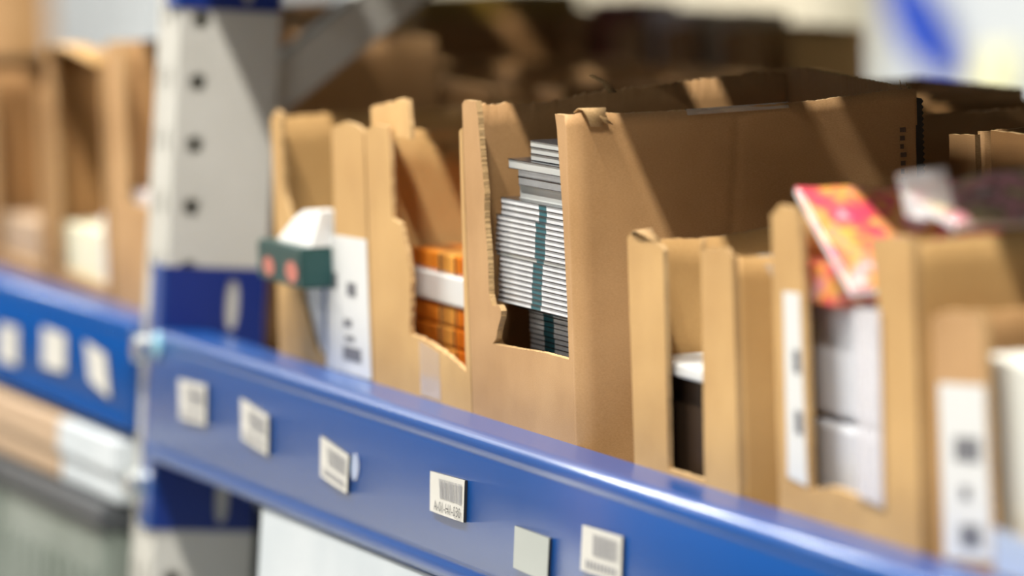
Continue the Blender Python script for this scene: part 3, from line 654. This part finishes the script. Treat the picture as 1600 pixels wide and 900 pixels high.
# third row
g3 = 'cardboard boxes in the back row'
row3 = [(-3.02, .300, .215), (-2.70, .300, .210), (-2.395, .183, .212)]
pl3 = ['leftmost behind the brace', 'second from the left', 'under the yellow packet']
for i, (x, wd, h) in enumerate(row3):
    simple('dark open cardboard box in the back row, '+pl3[i], x, x+wd, h, .615, (KRAFT3, KRAFT)[i % 2], .045, .035, .03, 60+i, .27, g3)
for i, (x, wd, h, ls, rs, nm) in enumerate([(-2.20, .215, .206, .045, .05, 'with the dark red pack'), (-1.975, .150, .210, .04, .05, 'with a narrow dark slot'), (-1.815, .160, .212, .05, .03, 'with a pale corner')]):
    simple('shallow cardboard tray in the back row, '+nm, x, x+wd, h, .80, KRAFT, ls, rs, .05, 70+i, .085, 'shallow trays in the back row')
simple('plain closed brown tray ending the back row beyond the sharp box', -1.645, -1.478, .214, .80, KRAFT2, ls=.10, rs=.012, sill=.05, seed=74, depth=.085)
packet(-2.375, -2.235, .63, .0034, .235, .2, 'mustard yellow packet poking out of a back row box', mat('mustard', (.28, .17, .02), .5), 'yellow_packet')
packet(-2.15, -2.02, .815, .0034, .225, .06, 'dark red pack poking out of a back row tray', mat('dark_red', (.16, .03, .02), .5), 'red_pack')
packet(-1.965, -1.84, .815, .0034, .220, .06, 'pink and white pack standing in a back row tray', PINKW, 'pink_pack')
packet(-1.80, -1.67, .815, .0034, .222, .06, 'pale beige pack standing in the tray with a pale corner', mat('beige', (.58, .50, .36), .6), 'beige_pack')
simple('brown cardboard box far at the top left corner', -5.9, -5.2, .30, .825, KRAFT, seed=72, open_=False, depth=.085)
# wrapped pallet loads standing across the aisle behind the rack
def load(name, label, cat, x0, x1, top, m, seed, group=None):
    t = thing(name, label, cat, (x0, 2.6, FZ), group=group); W = x1-x0; H = top-FZ-.14
    for k in range(5): boxobj('pallet_board', (.0, .02+k*.215, .10), (W, .12+k*.215, .14), mat('pallet_wood', (.40, .28, .16), .8) if k == 0 and seed == 1 else bpy.data.materials['pallet_wood'], t, .002)
    for k in range(3): boxobj('pallet_runner', (.02+k*(W-.14)/2, .02, 0), (.12+k*(W-.14)/2, .98, .10), bpy.data.materials['pallet_wood'], t, .002)
    bm = bmesh.new(); box(bm, (0, 0, 0), (W, 1.0, H)); bmesh.ops.subdivide_edges(bm, edges=bm.edges[:], cuts=12, use_grid_fill=True); rnd = random.Random(seed); a, b = rnd.uniform(0, 6), rnd.uniform(0, 6)
    for v in bm.verts:
        c = v.co; k = math.sin(math.pi*min(1, max(0, c.x/W)))*math.sin(math.pi*min(1, c.z/H)); c.y += (-.03 if c.y < .5 else .03)*k+.006*math.sin(c.x*17+a)*math.sin(c.z*11+b); c.z += .142
    link('load_body', bm, m, t, True); return t
mat('pallet_wood', (.40, .28, .16), .8)
tb = load('pallet_load', 'large white wrapped load with blue and pale yellow print beyond the sharp box', 'pallet load', -5.62, -4.10, .95, WHITEC, 1)
def blobshape(pts, y, name, m, par=tb, ox=-5.62):
    bm = bmesh.new(); bm.faces.new([bm.verts.new((a-ox, y, b-FZ)) for a, b in pts]); o = link(name, bm, m, par); md = o.modifiers.new('s', 'SOLIDIFY'); md.thickness = .002; return o
blobshape([(-5.50, .36), (-5.36, .350), (-5.22, .285), (-5.12, .205), (-5.10, .165), (-5.20, .175), (-5.34, .205), (-5.44, .270)], -.045, 'blue_print', LOGO_B)
blobshape([(-5.08, .125), (-4.88, .125), (-4.86, .235), (-5.04, .225)], -.045, 'yellow_print', YPALE)
CREAMW = noisy('cream_wrap', (.62, .56, .42), (.70, .66, .52), 6, .5)
gL = 'pallet loads across the back aisle'
load('pallet_load', 'cream wrapped pallet load seen over the back row boxes', 'pallet load', -7.25, -5.95, .60, CREAMW, 2, gL)
lp = load('pallet_load', 'cream wrapped pallet load with a pink sheet, seen over the back row', 'pallet load', -8.75, -7.40, .55, CREAMW, 3, gL)
blobshape([(-7.70, .19), (-7.45, .19), (-7.45, .26), (-7.70, .26)], -.045, 'pink_sheet', PINKW, lp, -8.75)
lq = load('pallet_load', 'pale grey pallet load seen above the diagonal brace', 'pallet load', -10.55, -9.10, .55, WHITEC, 4, gL)
blobshape([(-9.85, .05), (-9.68, .05), (-9.66, .13), (-9.84, .13)], -.045, 'pink_sheet', mat('pink_paper', (.7, .25, .2), .6), lq, -10.55)
load('pallet_load', 'pale white load at the top left beyond the left bay', 'pallet load', -12.3, -10.80, .55, WHITEC, 5, gL)
load('pallet_load', 'white load farthest left across the back aisle', 'pallet load', -14.0, -12.5, .40, WHITEC, 6, gL)

# ================================================================== lower level
def big(name, label, cat, x0, x1, y0, y1, z0, z1, m, bev=.004):
    t = thing(name, label, cat, (x0, y0, z0)); boxobj('body', (0, 0, 0), (x1-x0, y1-y0, z1-z0), m, t, bev); return t
def lidded(name, label, cat, x0, x1, y0, y1, z0, z1, m, lid):
    t = big(name, label, cat, x0, x1, y0, y1, z0, z1, m); a = x1-x0; b = y1-y0; h = z1-z0
    boxobj('lid', (-.004, -.004, h-.03), (a+.004, b+.004, h+.002), lid, t, .003); return t
ZB = -.47
lidded('white_carton', 'pale white carton on the bottom shelf right of the upright', 'carton', -.85, -.53, .12, .45, ZB+.037, -.150, WHITEC, WHITEC)
big('white_carton', 'white carton on the bottom shelf under the middle of the right beam', 'carton', -.515, .60, .003, .40, ZB+.037-.008, -.1195, WHITEC, .002)
lidded('white_carton', 'white carton under the left beam end, beside the upright', 'carton', -1.185, -.975, -.004, .28, -.170, -.113, WHITEC, WHITEC)
lidded('peach_carton', 'peach coloured carton lying under the left beam', 'carton', -1.60, -1.195, -.004, .28, -.170, -.113, PEACH, PEACH)
RIM = mat('dark_rim', (.05, .055, .06), .5)
for x0, x1, nm in ((-1.40, -.985, 'nearest the upright'), (-1.84, -1.42, 'second from the upright'), (-2.28, -1.86, 'third from the upright')):
    t = big('plastic_crate', 'grey green plastic crate on the bottom shelf, '+nm, 'crate', x0, x1, -.010, .36, ZB+.037-.012, -.190, GREEN_GREY, .01)
    boxobj('rim', (-.006, -.006, -.190-ZB-.037+.012-.004), (x1-x0+.006, .376, -.190-ZB-.037+.012+.016), RIM, t, .003)
    for k in range(9): boxobj('rib', (.03+.043*k, -.004, .03), (.036+.043*k, .001, .21), GREEN_GREY, t, 0)
# unseen crates and cartons added across the aisle for the glossy beam's reflections
gC = 'unseen crates added for the beam reflection'
pc = thing('storage_crate', 'unseen dark crate added across the aisle to darken the beam reflection', 'crate', (-3.4, -3.0, FZ), group=gC)
boxobj('body', (0, 0, 0), (.8, .6, .62), mat('dark_crate', (.05, .055, .08), .6), pc, .004)
bm = bmesh.new(); box(bm, (-.001, .27, .0), (.801, .33, .6215)); link('strap', bm, BLUE_SHADED, pc)
pb = thing('carton', 'unseen brown carton added far across the aisle for the beam reflection', 'carton', (-3.4-.86*6, -3.0, FZ), group='unseen brown cartons added for the beam reflection')
boxobj('body', (0, 0, 0), (.8, .6, .62), KRAFT, pb, .004)
bm = bmesh.new(); box(bm, (-.001, .27, .0), (.801, .33, .6215)); link('packing_tape', bm, KRAFT3, pb)
for k in range(14):
    for lv in range(3):
        if k in (0, 6) and lv == 0: continue
        if k >= 6:
            copyt(pb, (-3.4-.86*k+.03*((k*7+lv*3) % 3), -3.0, FZ+.6225*lv), 'unseen brown carton added far across the aisle for the beam reflection'); continue
        copyt(pc, (-3.4-.86*k+.03*((k*7+lv*3) % 3), -3.0, FZ+.6225*lv), 'unseen dark crate added across the aisle to darken the beam reflection')
